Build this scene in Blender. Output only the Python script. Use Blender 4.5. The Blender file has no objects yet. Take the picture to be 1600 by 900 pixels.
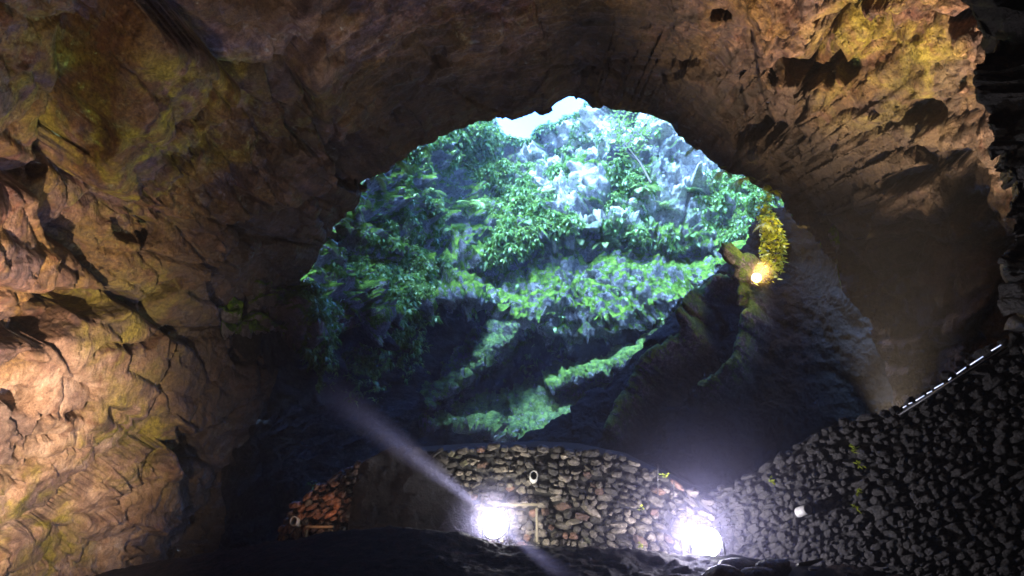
import bpy, math, random
import numpy as np
from mathutils import Vector
random.seed(7); rng = np.random.default_rng(7)
sc = bpy.context.scene
R = math.radians

# ---------------------------------------------------------------- camera, world, sun, exposure
PITCH = R(25); FPX = 1067.0; CAM = np.array([0.0, 0.0, 1.6])
FW = np.array([0, math.cos(PITCH), math.sin(PITCH)]); UP = np.array([0, -math.sin(PITCH), math.cos(PITCH)]); RT = np.array([1.0, 0, 0])
cd = bpy.data.cameras.new('camera'); cam = bpy.data.objects.new('camera', cd); sc.collection.objects.link(cam)
cam.location = CAM; cam.rotation_euler = (R(90) + PITCH, 0, 0)
cd.sensor_width = 36; cd.lens = 36 * FPX / 1600; cd.clip_start = 0.05; cd.clip_end = 2000
sc.camera = cam

world = bpy.data.worlds.new('World'); sc.world = world; world.use_nodes = True
wn = world.node_tree; bg = wn.nodes['Background']
sky = wn.nodes.new('ShaderNodeTexSky'); sky.sky_type = 'NISHITA'; sky.sun_disc = False
SUN_EL, SUN_AZ = R(49), R(200)          # azimuth measured clockwise from +Y
sky.sun_elevation = SUN_EL; sky.sun_rotation = SUN_AZ
sky.air_density = 1.6; sky.ozone_density = 5.0
tn = wn.nodes.new('ShaderNodeMixRGB'); tn.blend_type = 'MULTIPLY'; tn.inputs[0].default_value = 1; tn.inputs[2].default_value = (.46, .72, 1.45, 1)
wn.links.new(sky.outputs[0], tn.inputs[1]); wn.links.new(tn.outputs[0], bg.inputs[0]); bg.inputs[1].default_value = 0.15
sd = bpy.data.lights.new('sun', 'SUN'); sun = bpy.data.objects.new('sun', sd); sc.collection.objects.link(sun)
sd.energy = 5.0; sd.angle = R(34); sd.color = (0.36, 0.62, 1.0)
sdir = Vector((math.sin(SUN_AZ) * math.cos(SUN_EL), math.cos(SUN_AZ) * math.cos(SUN_EL), math.sin(SUN_EL)))
sun.rotation_euler = sdir.to_track_quat('Z', 'Y').to_euler(); sun.location = (0, 0, 60)
vs = sc.view_settings
sc.display_settings.display_device = 'sRGB'
vs.view_transform = 'Standard'; vs.look = 'None'; vs.gamma = 1; vs.exposure = 3.8; vs.use_curve_mapping = False
cy = sc.cycles
cy.max_bounces = 4; cy.diffuse_bounces = 1; cy.glossy_bounces = 2; cy.transmission_bounces = 2; cy.volume_bounces = 0
cy.use_denoising = True; cy.sample_clamp_indirect = 3; cy.caustics_reflective = False; cy.caustics_refractive = False
cy.use_adaptive_sampling = False; cy.volume_step_rate = 2.0; cy.volume_max_steps = 96

def at(px, py, d):                      # a ray of the photograph's view, at d metres along the view axis
    px = np.asarray(px, float); py = np.asarray(py, float); d = np.asarray(d, float)
    v = FW + ((px - 800) / FPX)[..., None] * RT - ((py - 450) / FPX)[..., None] * UP
    return CAM + v * d[..., None]
def proj(P):
    q = P - CAM; d = np.maximum(q @ FW, 1e-3)
    return 800 + FPX * (q @ RT) / d, 450 - FPX * (q @ UP) / d, q @ FW

# ---------------------------------------------------------------- noise
def hsh(ix, iy, iz, seed):
    h = (ix.astype(np.uint32) * np.uint32(374761393)) ^ (iy.astype(np.uint32) * np.uint32(668265263)) ^ (iz.astype(np.uint32) * np.uint32(2147483647)) ^ np.uint32(seed * 974711 & 0xffffffff)
    h = (h ^ (h >> np.uint32(13))) * np.uint32(1274126177); h = (h ^ (h >> np.uint32(16))) * np.uint32(2246822519)
    h = h ^ (h >> np.uint32(15))
    return (h.astype(np.float32) / np.float32(4294967295.0))
def vnoise(P, seed=0):
    P = np.asarray(P, np.float32); i = np.floor(P).astype(np.int32); f = P - i; f = f * f * (3 - 2 * f)
    out = 0
    for a in (0, 1):
        wa = f[:, 0] if a else 1 - f[:, 0]
        for b in (0, 1):
            wb = f[:, 1] if b else 1 - f[:, 1]
            for c in (0, 1):
                wc = f[:, 2] if c else 1 - f[:, 2]
                out = out + wa * wb * wc * hsh(i[:, 0] + a, i[:, 1] + b, i[:, 2] + c, seed)
    return out * 2 - 1
def fbm(P, octv=4, seed=0, gain=.5):
    o = 0; a = 1.0; s = 0
    for k in range(octv):
        o = o + a * vnoise(P * (2.03 ** k) + 17.3 * k, seed + k); s += a; a *= gain
    return o / s
def facets(P, seed=0, warp=.25):
    """Broken-rock field: each cell is its own tilted plane; returns height and crack distance."""
    P = np.asarray(P, np.float32)
    W = np.stack([fbm(P * 1.3, 2, seed + 50 + k) for k in range(3)], 1) * warp
    Q = P + W; i = np.floor(Q).astype(np.int32)
    f1 = np.full(len(P), 9., np.float32); f2 = f1.copy(); hh = np.zeros(len(P), np.float32)
    for a in (-1, 0, 1):
        for b in (-1, 0, 1):
            for c in (-1, 0, 1):
                x, y, z = i[:, 0] + a, i[:, 1] + b, i[:, 2] + c
                cx = x + hsh(x, y, z, seed + 1); cy_ = y + hsh(x, y, z, seed + 2); cz = z + hsh(x, y, z, seed + 3)
                dx, dy, dz = Q[:, 0] - cx, Q[:, 1] - cy_, Q[:, 2] - cz
                d = np.sqrt(dx * dx + dy * dy + dz * dz)
                h = .55 * (hsh(x, y, z, seed + 4) - .5) + 1.6 * (dx * (hsh(x, y, z, seed + 5) - .5) + dy * (hsh(x, y, z, seed + 6) - .5) + dz * (hsh(x, y, z, seed + 7) - .5))
                n = d < f1
                f2 = np.where(n, f1, np.minimum(f2, d)); hh = np.where(n, h, hh); f1 = np.where(n, d, f1)
    return hh, f2 - f1
def sstep(a, b, x):
    t = np.clip((x - a) / (b - a), 0, 1); return t * t * (3 - 2 * t)

# ---------------------------------------------------------------- object helpers
def tag(o, label=None, cat=None, group=None, kind=None):
    if label: o['label'] = label
    if cat: o['category'] = cat
    if group: o['group'] = group
    if kind: o['kind'] = kind
    return o
def mesh_np(name, V, F, mat, parent=None, smooth=True, attrs=None):
    V = np.asarray(V, np.float32); F = np.asarray(F, np.int32); k = F.shape[1]
    me = bpy.data.meshes.new(name)
    me.vertices.add(len(V)); me.vertices.foreach_set('co', V.ravel())
    me.loops.add(F.size); me.loops.foreach_set('vertex_index', F.ravel())
    me.polygons.add(len(F)); me.polygons.foreach_set('loop_start', np.arange(0, F.size, k, dtype=np.int32))
    me.update(calc_edges=True)
    me.polygons.foreach_set('use_smooth', np.full(len(F), smooth))
    for an, av in (attrs or {}).items():
        a = me.attributes.new(an, 'FLOAT', 'POINT'); a.data.foreach_set('value', np.asarray(av, np.float32))
    me.materials.append(mat)
    o = bpy.data.objects.new(name, me); sc.collection.objects.link(o); o.parent = parent
    return o
def empty(name, loc=(0, 0, 0), rot=(0, 0, 0)):
    o = bpy.data.objects.new(name, None); sc.collection.objects.link(o); o.location = loc; o.rotation_euler = rot
    o.empty_display_size = .2; return o
def grid_faces(nu, nv, wrap=False, off=0):
    j = np.arange(nv - 1); i = np.arange(nu if wrap else nu - 1)
    I, J = np.meshgrid(i, j, indexing='ij'); I2 = (I + 1) % nu
    return np.stack([I * nv + J, I2 * nv + J, I2 * nv + J + 1, I * nv + J + 1], -1).reshape(-1, 4) + off
def grid_normals(G):
    du = np.gradient(G, axis=0); dv = np.gradient(G, axis=1)
    n = np.cross(du, dv); return n / (np.linalg.norm(n, axis=-1, keepdims=True) + 1e-9)
def smooth1(a, k):
    for _ in range(k): a = (np.roll(a, 1) + a * 2 + np.roll(a, -1)) / 4
    return a
class MB:                                # collects simple shapes into ONE mesh
    def __init__(s): s.v = []; s.f = []
    def add(s, v, f):
        o = len(s.v); s.v += [tuple(p) for p in v]; s.f += [tuple(i + o for i in q) for q in f]
    def box(s, c, size, ax=None, bev=0):
        ax = ax if ax is not None else np.eye(3); c = np.asarray(c, float); h = np.asarray(size, float) / 2
        b = min(bev, h.min() * .9); pts = []; 
        for sx in (-1, 1):
            for sy in (-1, 1):
                for sz in (-1, 1):
                    for q in ((1, 0, 0), (0, 1, 0), (0, 0, 1)):
                        l = [sx * (h[0] - (0 if q[0] else b)), sy * (h[1] - (0 if q[1] else b)), sz * (h[2] - (0 if q[2] else b))]
                        pts.append(c + ax[0] * l[0] + ax[1] * l[1] + ax[2] * l[2])
        I = lambda sx, sy, sz, q: (((sx > 0) * 4 + (sy > 0) * 2 + (sz > 0)) * 3 + q)
        F = []
        for s_ in (-1, 1):
            F.append([I(s_, -1, -1, 0), I(s_, 1, -1, 0), I(s_, 1, 1, 0), I(s_, -1, 1, 0)][::s_])
            F.append([I(-1, s_, -1, 1), I(-1, s_, 1, 1), I(1, s_, 1, 1), I(1, s_, -1, 1)][::s_])
            F.append([I(-1, -1, s_, 2), I(1, -1, s_, 2), I(1, 1, s_, 2), I(-1, 1, s_, 2)][::s_])
        for a in (-1, 1):
            for b_ in (-1, 1):
                F.append([I(a, b_, -1, 0), I(a, b_, 1, 0), I(a, b_, 1, 1), I(a, b_, -1, 1)])
                F.append([I(a, -1, b_, 0), I(a, 1, b_, 0), I(a, 1, b_, 2), I(a, -1, b_, 2)])
                F.append([I(-1, a, b_, 1), I(1, a, b_, 1), I(1, a, b_, 2), I(-1, a, b_, 2)])
                for c_ in (-1, 1): F.append([I(a, b_, c_, 0), I(a, b_, c_, 1), I(a, b_, c_, 2)])
        s.add(pts, F); return s
    def tube(s, pts, r, n=8):
        pts = [np.asarray(p, float) for p in pts]; V = []; m = len(pts)
        rr = r if hasattr(r, '__len__') else [r] * m
        for k, p in enumerate(pts):
            t = pts[min(k + 1, m - 1)] - pts[max(k - 1, 0)]; t /= np.linalg.norm(t) + 1e-9
            a = np.cross(t, [0, 0, 1.]); a = a / np.linalg.norm(a) if np.linalg.norm(a) > .05 else np.array([1., 0, 0]); b = np.cross(t, a)
            for q in range(n):
                w = 2 * math.pi * q / n; V.append(p + (a * math.cos(w) + b * math.sin(w)) * rr[k])
        F = [(k * n + q, k * n + (q + 1) % n, (k + 1) * n + (q + 1) % n, (k + 1) * n + q) for k in range(m - 1) for q in range(n)]
        F += [tuple(range(n))[::-1], tuple((m - 1) * n + q for q in range(n))]
        s.add(V, F); return s
    def build(s, name, mat, parent=None, smooth=False):
        me = bpy.data.meshes.new(name); me.from_pydata(s.v, [], s.f); me.materials.append(mat)
        if smooth: me.polygons.foreach_set('use_smooth', [True] * len(me.polygons))
        me.update(); o = bpy.data.objects.new(name, me); sc.collection.objects.link(o); o.parent = parent; return o

# ---------------------------------------------------------------- materials
class NT:
    def __init__(s, name):
        s.m = bpy.data.materials.new(name); s.m.use_nodes = True; s.t = s.m.node_tree; s.b = s.t.nodes['Principled BSDF']
        s.co = s.t.nodes.new('ShaderNodeTexCoord').outputs['Object']
    def n(s, ty, **kw):
        nd = s.t.nodes.new(ty)
        for k, v in kw.items(): setattr(nd, k, v)
        return nd
    def L(s, a, b): s.t.links.new(a, b)
    def map(s, scale, src=None):
        m = s.n('ShaderNodeMapping'); m.inputs['Scale'].default_value = scale; s.L(src or s.co, m.inputs[0]); return m.outputs[0]
    def noise(s, scale, det=5, rough=.6, src=None, dist=0):
        q = s.n('ShaderNodeTexNoise'); q.inputs['Scale'].default_value = scale; q.inputs['Detail'].default_value = det
        q.inputs['Roughness'].default_value = rough; q.inputs['Distortion'].default_value = dist; s.L(src or s.co, q.inputs[0]); return q.outputs['Fac']
    def ramp(s, src, stops):
        q = s.n('ShaderNodeValToRGB'); e = q.color_ramp.elements
        while len(e) < len(stops): e.new(.5)
        for k, (p, c) in enumerate(stops):
            e[k].position = p; e[k].color = (*c, 1) if hasattr(c, '__len__') else (c, c, c, 1)
        s.L(src, q.inputs[0]); return q.outputs[0]
    def mix(s, f, a, b, mode='MIX'):
        q = s.n('ShaderNodeMix', data_type='RGBA', blend_type=mode)
        for inp, v in ((q.inputs[0], f), (q.inputs[6], a), (q.inputs[7], b)):
            if hasattr(v, 'is_linked'): s.L(v, inp)
            elif hasattr(v, '__len__'): inp.default_value = (*v, 1)
            elif inp.type == 'RGBA': inp.default_value = (v, v, v, 1)
            else: inp.default_value = v
        return q.outputs[2]
    def math(s, op, a, b=0.):
        q = s.n('ShaderNodeMath', operation=op)
        for k, v in enumerate((a, b)):
            if hasattr(v, 'is_linked'): s.L(v, q.inputs[k])
            else: q.inputs[k].default_value = v
        return q.outputs[0]
    def attr(s, name):
        return s.n('ShaderNodeAttribute', attribute_name=name).outputs['Fac']
    def bump(s, h, strength=.5, dist=.05, prev=None):
        q = s.n('ShaderNodeBump'); q.inputs['Strength'].default_value = strength; q.inputs['Distance'].default_value = dist; s.L(h, q.inputs['Height'])
        if prev: s.L(prev, q.inputs['Normal'])
        return q.outputs[0]
    def out(s, col=None, rough=.8, nrm=None, spec=None, metal=None):
        for key, v in (('Base Color', col), ('Roughness', rough), ('Normal', nrm), ('Specular IOR Level', spec), ('Metallic', metal)):
            if v is None: continue
            i = s.b.inputs[key]
            if hasattr(v, 'is_linked'): s.L(v, i)
            elif hasattr(v, '__len__'): i.default_value = (*v, 1)
            else: i.default_value = v
        return s.m

def mat_chamber():
    m = NT('weathered_volcanic_rock')
    st = m.map((.55, 1, 1))
    n1 = m.noise(.55, 5, .6, dist=.6); n2 = m.noise(2.3, 7, .68, dist=.4); n3 = m.noise(11, 6, .7); n4 = m.noise(.9, 4, .6, src=m.map((1, 1.2, 1)), dist=1.2)
    base = m.ramp(n2, [(.34, (.012, .006, .006)), (.44, (.062, .030, .022)), (.54, (.15, .078, .052)), (.68, (.34, .205, .14))])
    ochre = m.ramp(n3, [(.3, (.05, .024, .006)), (.52, (.17, .09, .018)), (.75, (.36, .22, .05))])
    c = m.mix(m.ramp(n1, [(.44, 0.), (.56, .8)]), base, ochre)
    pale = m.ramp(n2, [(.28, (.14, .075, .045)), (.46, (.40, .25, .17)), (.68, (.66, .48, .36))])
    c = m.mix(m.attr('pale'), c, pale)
    yel = m.ramp(n3, [(.3, (.10, .085, .01)), (.6, (.34, .28, .03)), (.8, (.55, .48, .12))])
    yf = m.math('MULTIPLY', m.attr('lichen'), m.ramp(n4, [(.42, 0.), (.60, 1.)]))
    c = m.mix(yf, c, yel)
    grey = m.ramp(n2, [(.3, (.05, .04, .034)), (.6, (.22, .17, .13))])
    c = m.mix(m.math('MULTIPLY', m.attr('grey'), .6), c, grey)
    red = m.ramp(m.noise(1.4, 3, .5, dist=1), [(.58, 0.), (.70, .5)])
    c = m.mix(red, c, (.15, .045, .03)); c = m.mix(m.ramp(m.noise(.8, 4, .6, dist=.8), [(.52, 0.), (.62, .7)]), c, m.ramp(n3, [(.3, (.025, .015, .018)), (.7, (.12, .075, .08))]))
    c = m.mix(m.math('MULTIPLY', m.attr('rim_shade_mottle'), m.ramp(n2, [(.35, 1.), (.75, .75)])), c, (.028, .02, .017))
    fine = m.ramp(m.noise(26, 5, .75), [(.28, .45), (.55, 1.), (.8, 1.25)])
    c = m.mix(1., c, fine, 'MULTIPLY')
    b = m.bump(m.noise(2.6, 9, .72), .8, .16); b = m.bump(m.noise(17, 7, .72), .9, .045, b)
    vc = m.n('ShaderNodeTexVoronoi', feature='DISTANCE_TO_EDGE'); vc.inputs['Scale'].default_value = 2.1
    w = m.n('ShaderNodeMixRGB'); w.inputs[0].default_value = .22; m.L(m.co, w.inputs[1])
    nn = m.n('ShaderNodeTexNoise'); nn.inputs['Scale'].default_value = 2.; m.L(m.co, nn.inputs[0]); m.L(nn.outputs['Color'], w.inputs[2]); m.L(w.outputs[0], vc.inputs[0])
    b = m.bump(m.ramp(vc.outputs[0], [(0., 0.), (.045, 1.)]), .22, .04, b)
    for sc_, st_, di_ in ((1.3, .7, .11), (4.6, .7, .05)):
        v1 = m.n('ShaderNodeTexVoronoi', feature='F1', distance='MANHATTAN'); v1.inputs['Scale'].default_value = sc_; m.L(w.outputs[0], v1.inputs[0]); b = m.bump(m.math('MULTIPLY', m.math('MULTIPLY', v1.outputs['Distance'], m.ramp(m.noise(.5 * sc_, 3), [(.42, 0.), (.6, 1.)])), m.math('SUBTRACT', 1., m.math('MULTIPLY', m.attr('pale'), .75))), st_, di_, b)
    stv = m.n('ShaderNodeCombineXYZ'); m.L(m.math('MULTIPLY', m.attr('us'), .7), stv.inputs[0]); m.L(m.math('MULTIPLY', m.attr('vs'), 4.2), stv.inputs[1])
    sn = m.noise(1.0, 7, .7, src=stv.outputs[0]); b = m.bump(sn, .9, .12, b)
    c = m.mix(m.attr('layered'), c, m.mix(1., c, m.ramp(sn, [(.30, .25), (.5, .9), (.66, 1.5)]), 'MULTIPLY'))
    return m.out(c, m.ramp(n3, [(.3, .8), (.7, .5)]), b, .4)
def mat_wetrock():
    m = NT('mossy_wet_rock')
    n2 = m.noise(1.1, 8, .7, dist=.4); n3 = m.noise(7, 7, .75)
    rock = m.ramp(n3, [(.3, (.016, .014, .016)), (.50, (.085, .08, .095)), (.72, (.36, .34, .38))])
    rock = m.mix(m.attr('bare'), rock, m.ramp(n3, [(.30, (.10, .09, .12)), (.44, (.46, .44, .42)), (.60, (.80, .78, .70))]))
    nm = m.noise(3.2, 9, .78); moss = m.ramp(nm, [(.30, (.006, .014, .003)), (.44, (.035, .085, .008)), (.54, (.10, .20, .016)), (.70, (.26, .38, .045))])
    geo = m.n('ShaderNodeNewGeometry'); sx = m.n('ShaderNodeSeparateXYZ'); m.L(geo.outputs['Normal'], sx.inputs[0])
    up = m.math('ADD', m.math('MULTIPLY', sx.outputs[2], .55), m.math('MULTIPLY', m.math('SUBTRACT', m.noise(2.1, 9, .75), .43), 2.6))
    f = m.ramp(up, [(.0, 0.), (.14, 1.)])
    f = m.math('MULTIPLY', f, m.attr('moss'))
    c = m.mix(f, rock, moss)
    c = m.mix(m.math('MULTIPLY', m.attr('painted_shade'), m.math('SUBTRACT', 1., m.attr('moss'))), c, m.ramp(n3, [(.3, (.002, .002, .002)), (.6, (.008, .007, .008)), (.8, (.025, .023, .024))]))  # paints the shade of recesses, undersides and the buttress dark
    b = m.bump(m.noise(2.4, 8, .7), 1., .25); b = m.bump(nm, 1., .25, b); b = m.bump(m.noise(14, 8, .75), 1., .12, b)
    rough = m.mix(f, m.ramp(n2, [(.4, .22), (.62, .6)]), .85); rough = m.mix(m.attr('painted_shade'), rough, .85)
    sp = m.mix(m.attr('painted_shade'), m.mix(f, (.8, .8, .8), (.15, .15, .15)), (.12, .12, .12))
    return m.out(c, rough, b, sp)
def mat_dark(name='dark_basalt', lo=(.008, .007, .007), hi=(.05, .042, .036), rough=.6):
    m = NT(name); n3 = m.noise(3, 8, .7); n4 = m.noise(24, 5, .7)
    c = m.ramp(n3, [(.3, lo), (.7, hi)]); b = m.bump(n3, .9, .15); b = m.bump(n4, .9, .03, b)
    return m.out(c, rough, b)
def mat_ground():
    m = NT('dark_scoria_gravel'); n3 = m.noise(5, 8, .75); n4 = m.noise(38, 4, .7)
    c = m.ramp(n4, [(.3, (.002, .002, .002)), (.6, (.008, .007, .007)), (.8, (.05, .047, .047))])
    c = m.mix(m.ramp(n3, [(.5, 0.), (.7, .5)]), c, (.05, .02, .012))
    b = m.bump(n3, 1., .08); b = m.bump(n4, 1., .03, b)
    return m.out(c, .9, b, .06)
def mat_stone():
    m = NT('scoria_stone'); n3 = m.noise(9, 7, .75); n4 = m.noise(45, 4, .7)
    grey = m.ramp(n3, [(.3, (.04, .034, .028)), (.55, (.20, .17, .13)), (.75, (.42, .37, .30))])
    redc = m.ramp(n3, [(.3, (.04, .018, .011)), (.55, (.19, .095, .06)), (.75, (.38, .25, .17))])
    tone = m.attr('tone')
    c = m.mix(m.ramp(tone, [(.70, 0.), (.74, 1.)]), grey, redc)
    c = m.mix(1., c, m.ramp(tone, [(0., .12), (.3, .4), (.6, 1.), (.7, .4), (1., 1.)]), 'MULTIPLY')
    c = m.mix(m.ramp(m.noise(1.7, 4), [(.62, 0.), (.68, .4)]), c, (.10, .11, .02)); c = m.mix(1., c, m.ramp(m.noise(1.1, 5, .7), [(.38, .15), (.62, 1.)]), 'MULTIPLY')
    vor = m.n('ShaderNodeTexVoronoi'); vor.inputs['Scale'].default_value = 22; m.L(m.co, vor.inputs[0])
    b = m.bump(n3, 1., .06); b = m.bump(n4, 1., .02, b); b = m.bump(vor.outputs['Distance'], .8, .02, b)
    return m.out(c, .75, b)
def mat_leaf(name, a, b_, trans=.35, rough=.45):
    m = NT(name); n = m.noise(3.0, 3, .6)
    c = m.ramp(n, [(.3, a), (.7, b_)])
    m.out(c, rough, None, .5)
    tr = m.n('ShaderNodeBsdfTranslucent'); m.L(c, tr.inputs[0]); mx = m.n('ShaderNodeMixShader'); mx.inputs[0].default_value = trans
    o = [x for x in m.t.nodes if x.type == 'OUTPUT_MATERIAL'][0]
    m.L(m.b.outputs[0], mx.inputs[1]); m.L(tr.outputs[0], mx.inputs[2]); m.L(mx.outputs[0], o.inputs[0]); return m.m
def mat_plain(name, col, rough=.6, metal=0, nz=.15):
    m = NT(name); n = m.noise(14, 4); d = tuple(x * (1 - nz * 2) for x in col)
    return m.out(m.ramp(n, [(.3, d), (.7, col)]), rough, m.bump(n, .3, .01), None, metal)
def mat_emit(name, col, st):
    m = NT(name); m.out((.8, .8, .8), .3); m.b.inputs['Emission Color'].default_value = (*col, 1); m.b.inputs['Emission Strength'].default_value = st; return m.m
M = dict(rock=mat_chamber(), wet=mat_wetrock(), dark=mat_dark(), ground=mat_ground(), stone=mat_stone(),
         fern=mat_leaf('fern_leaf', (.03, .085, .012), (.09, .20, .025)), fern2=mat_leaf('pale_leaf', (.10, .20, .04), (.24, .36, .09)),
         yfern=mat_leaf('yellow_fern_leaf', (.10, .15, .01), (.26, .30, .02), .3), stem=mat_plain('brown_stem', (.07, .05, .03)),
         mortar=mat_dark('wall_core', (.003, .003, .003), (.01, .009, .008), .95),
         darkstone=mat_dark('shaded_stone', (.004, .004, .004), (.034, .030, .027), .8), metal=mat_plain('black_metal', (.03, .03, .032), .45, .6), steel=mat_plain('painted_steel', (.55, .57, .62), .3, .2),
         wood=mat_plain('pale_timber', (.06, .05, .03), .8), pipe=mat_plain('white_plastic_pipe', (.22, .22, .2), .6),
         flood=mat_emit('floodlight_glass', (.95, .93, 1.0), 10), rail=mat_emit('rail_glint', (.55, .65, 1.0), .09), bulb=mat_emit('warm_lamp_glass', (1, .55, .16), 2.5))  # handrail glints made as a weak glow

# ---------------------------------------------------------------- chamber: a lofted lava tube round the view
RIM = [(450,520,20),(470,440,20),(505,370,20),(550,315,20),(595,272,20),(650,238,20),(700,208,20),(745,188,20),(800,184,20),(850,178,20),(890,160,20),(905,153,20),(925,172,20),(960,176,20),(1000,182,20),(1048,195,20),
       (1088,232,20),(1125,262,20),(1170,285,19.6),(1215,310,19.2),(1270,390,19),(1320,460,18.6),(1370,540,18.3),(1400,620,18),(1425,700,18),(1430,820,18),(1400,930,18),(1250,1030,18.5),
       (830,1060,19),(500,1010,19.5),(385,900,20),(365,800,20),(385,700,20),(425,610,20)]
CX, CY = 830.0, 520.0
NU, NV = 1150, 560
rp = np.array(RIM, float); ang = np.arctan2(-(rp[:, 1] - CY), rp[:, 0] - CX) % (2 * math.pi)
o = np.argsort(ang); ang = ang[o]; rr = np.hypot(rp[:, 0] - CX, rp[:, 1] - CY)[o]; dr = rp[o, 2]
TH = np.linspace(0, 2 * math.pi, NU, endpoint=False)
def per(x, a, v): return np.interp(x, np.r_[a - 2 * math.pi, a, a + 2 * math.pi], np.r_[v, v, v])
rA = per(TH, ang, rr); dA = smooth1(per(TH, ang, dr), 60)
rA = rA + 11.0 * fbm(np.stack([np.cos(TH) * 14, np.sin(TH) * 14, TH * 0], 1), 5, 3, .62)
LA = rA * dA / FPX; LS = smooth1(LA, 2500)                      # metres from the tube's axis
vv = np.linspace(0, 1, NV)
dist = np.where(vv < .8, vv / .8 * 13.5, 13.5 + ((vv - .8) / .2) ** 1.5 * 16)   # metres back from the rim towards and past the camera
D = dA[:, None] - dist[None, :]
wdn = 1 + .60 * (1 - np.exp(-dist / 7.0))[None, :]
bl = np.exp(-dist / 1.3)[None, :]
L = (LA[:, None] * bl + LS[:, None] * (1 - bl)) * wdn
endc = np.clip((dist - 22) / 7.5, 0, 1); L = L * np.sqrt(np.clip(1 - endc ** 2, 0.0001, 1))[None, :]
cx0 = (CX - 800) / FPX * 20; cy0 = -(CY - 450) / FPX * 20
G = CAM + D[..., None] * FW + (cx0 + L * np.cos(TH)[:, None])[..., None] * RT + (cy0 + L * np.sin(TH)[:, None])[..., None] * UP
N = grid_normals(G)
if (N[10, 50] @ (G[10, 50] - (CAM + D[10, 50] * FW))) < 0: N = -N            # outward, away from the axis
P = G.reshape(-1, 3); Nf = N.reshape(-1, 3)
PX, PY, PD = proj(P)
lf = np.repeat(np.clip(1 - bl.ravel() * 1.0, 0, 1)[None, :], NU, 0).ravel()   # 0 at the lip
blk = sstep(60, -20, PX - 560 + (PY - 250) * -.55) + sstep(1120, 1200, PX)    # blocky zones left/low and right
blk = np.clip(blk, 0, 1)
Us = (TH[:, None] * 8.5 + 0 * D).ravel(); Vs = (D + 0 * TH[:, None]).ravel()
brk = np.maximum(sstep(-.12, .22, fbm(P / 3.4, 3, 17)), .9 * sstep(1150, 1230, PX)); h1, c1 = facets(P / np.array([3.0, 3.4, 2.3]), 11, .25); h2, c2 = facets(P / np.array([1.5, 1.7, 1.0]), 23, .2); h3, c3 = facets(P / np.array([.7, .8, .42]), 37, .2)
big = fbm(P / 6.5, 3, 5) * 1.3
disp = big + blk * (h1 * 1.5 + h2 * .85 * (.35 + .65 * brk)) + (1 - blk) * (h1 * .5 + h2 * .28) + h3 * (.07 + .34 * blk * brk) + facets(P / np.array([.30, .34, .2]), 43, .15)[0] * (.03 + .10 * blk * brk)
LAY = np.stack([Us * .35, Vs * 1.6 + Us * .12, 0 * Us], 1); lay = fbm(LAY, 5, 61, .6)
disp += (1 - .7 * blk) * (.42 * lay + .16 * np.abs(fbm(LAY * 2.7, 3, 71)))
disp += fbm(P * 1.6, 5, 81, .62) * .2
disp += blk * (.45 * np.exp(-c1 / .05) + .16 * np.exp(-c2 / .05))
P1 = P + Nf * (disp * (.22 + .78 * lf))[:, None]; PX, PY, PD = proj(P1); sdisp = np.zeros(len(P)); ray = P1 - CAM; ray /= np.linalg.norm(ray, axis=1, keepdims=True)
SD = Nf * .7 + ray * .75; SD /= np.linalg.norm(SD, axis=1, keepdims=True)
# named hollows and cracks that the photograph shows: (px, py, rx, ry, tilt, depth)
for (hx, hy, rx, ry, ti, dp) in [(1240,115,54,24,.05,3.2),(1128,24,22,12,0,.9),(1310,100,14,38,-.5,1.2),(1450,245,30,10,.3,.8),(1420,280,35,10,-.3,.7),(45,505,90,26,-.25,1.5),(150,478,50,14,-.15,1.1),
        (215,360,30,18,.3,.8),(255,455,30,8,-.5,.7),(145,215,26,22,0,.6),(60,265,14,10,0,.5),(1440,175,30,14,0,.7),(1500,290,30,40,0,.9),(1530,350,60,26,.4,1.),(385,560,24,14,.4,.8),
        (300,695,8,30,-.6,.5),(20,620,26,14,0,1.),(1390,480,22,16,0,.6),(1290,540,30,60,.2,.5)]:
    dx, dy = PX - hx, PY - hy; wob = fbm(P * .9, 4, 91) * 1.0
    a = (dx * math.cos(ti) + dy * math.sin(ti)) / rx; b = (-dx * math.sin(ti) + dy * math.cos(ti)) / ry
    q = np.sqrt(a * a + b * b) + wob
    sdisp += dp * sstep(1.25, .75, q) * (PD > 1)
def crack(pts, w, dp):
    global sdisp
    best = np.full(len(P), 1e9)
    jit = fbm(P * 2.2, 3, 33) * 9
    for (x0, y0), (x1, y1) in zip(pts[:-1], pts[1:]):
        t = np.clip(((PX - x0) * (x1 - x0) + (PY - y0) * (y1 - y0)) / ((x1 - x0) ** 2 + (y1 - y0) ** 2), 0, 1)
        best = np.minimum(best, np.hypot(PX - x0 - t * (x1 - x0), PY + jit - y0 - t * (y1 - y0)))
    sdisp += dp * np.exp(-(best / w) ** 2) * (PD > 1)
crack([(0,738),(28,735),(60,690),(90,665),(125,648),(160,640)], 4.5, .8)
crack([(160,560),(175,545),(230,535),(270,510)], 4, .6)
crack([(230,700),(200,680),(185,640)], 3, .3); crack([(250,760),(262,720),(290,690),(318,680)], 5, .5)
crack([(208,880),(214,860),(220,858)], 4, .5); crack([(275,872),(290,850),(318,852)], 5, .5)
crack([(1165,60),(1180,150),(1215,240),(1300,370),(1390,470)], 9, .6)
crack([(1110,90),(1150,140),(1160,190)], 8, .4)
disp *= (.30 + .70 * lf)
disp[(dist[None, :] + 0 * TH[:, None]).ravel() > 26] *= .3
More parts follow.
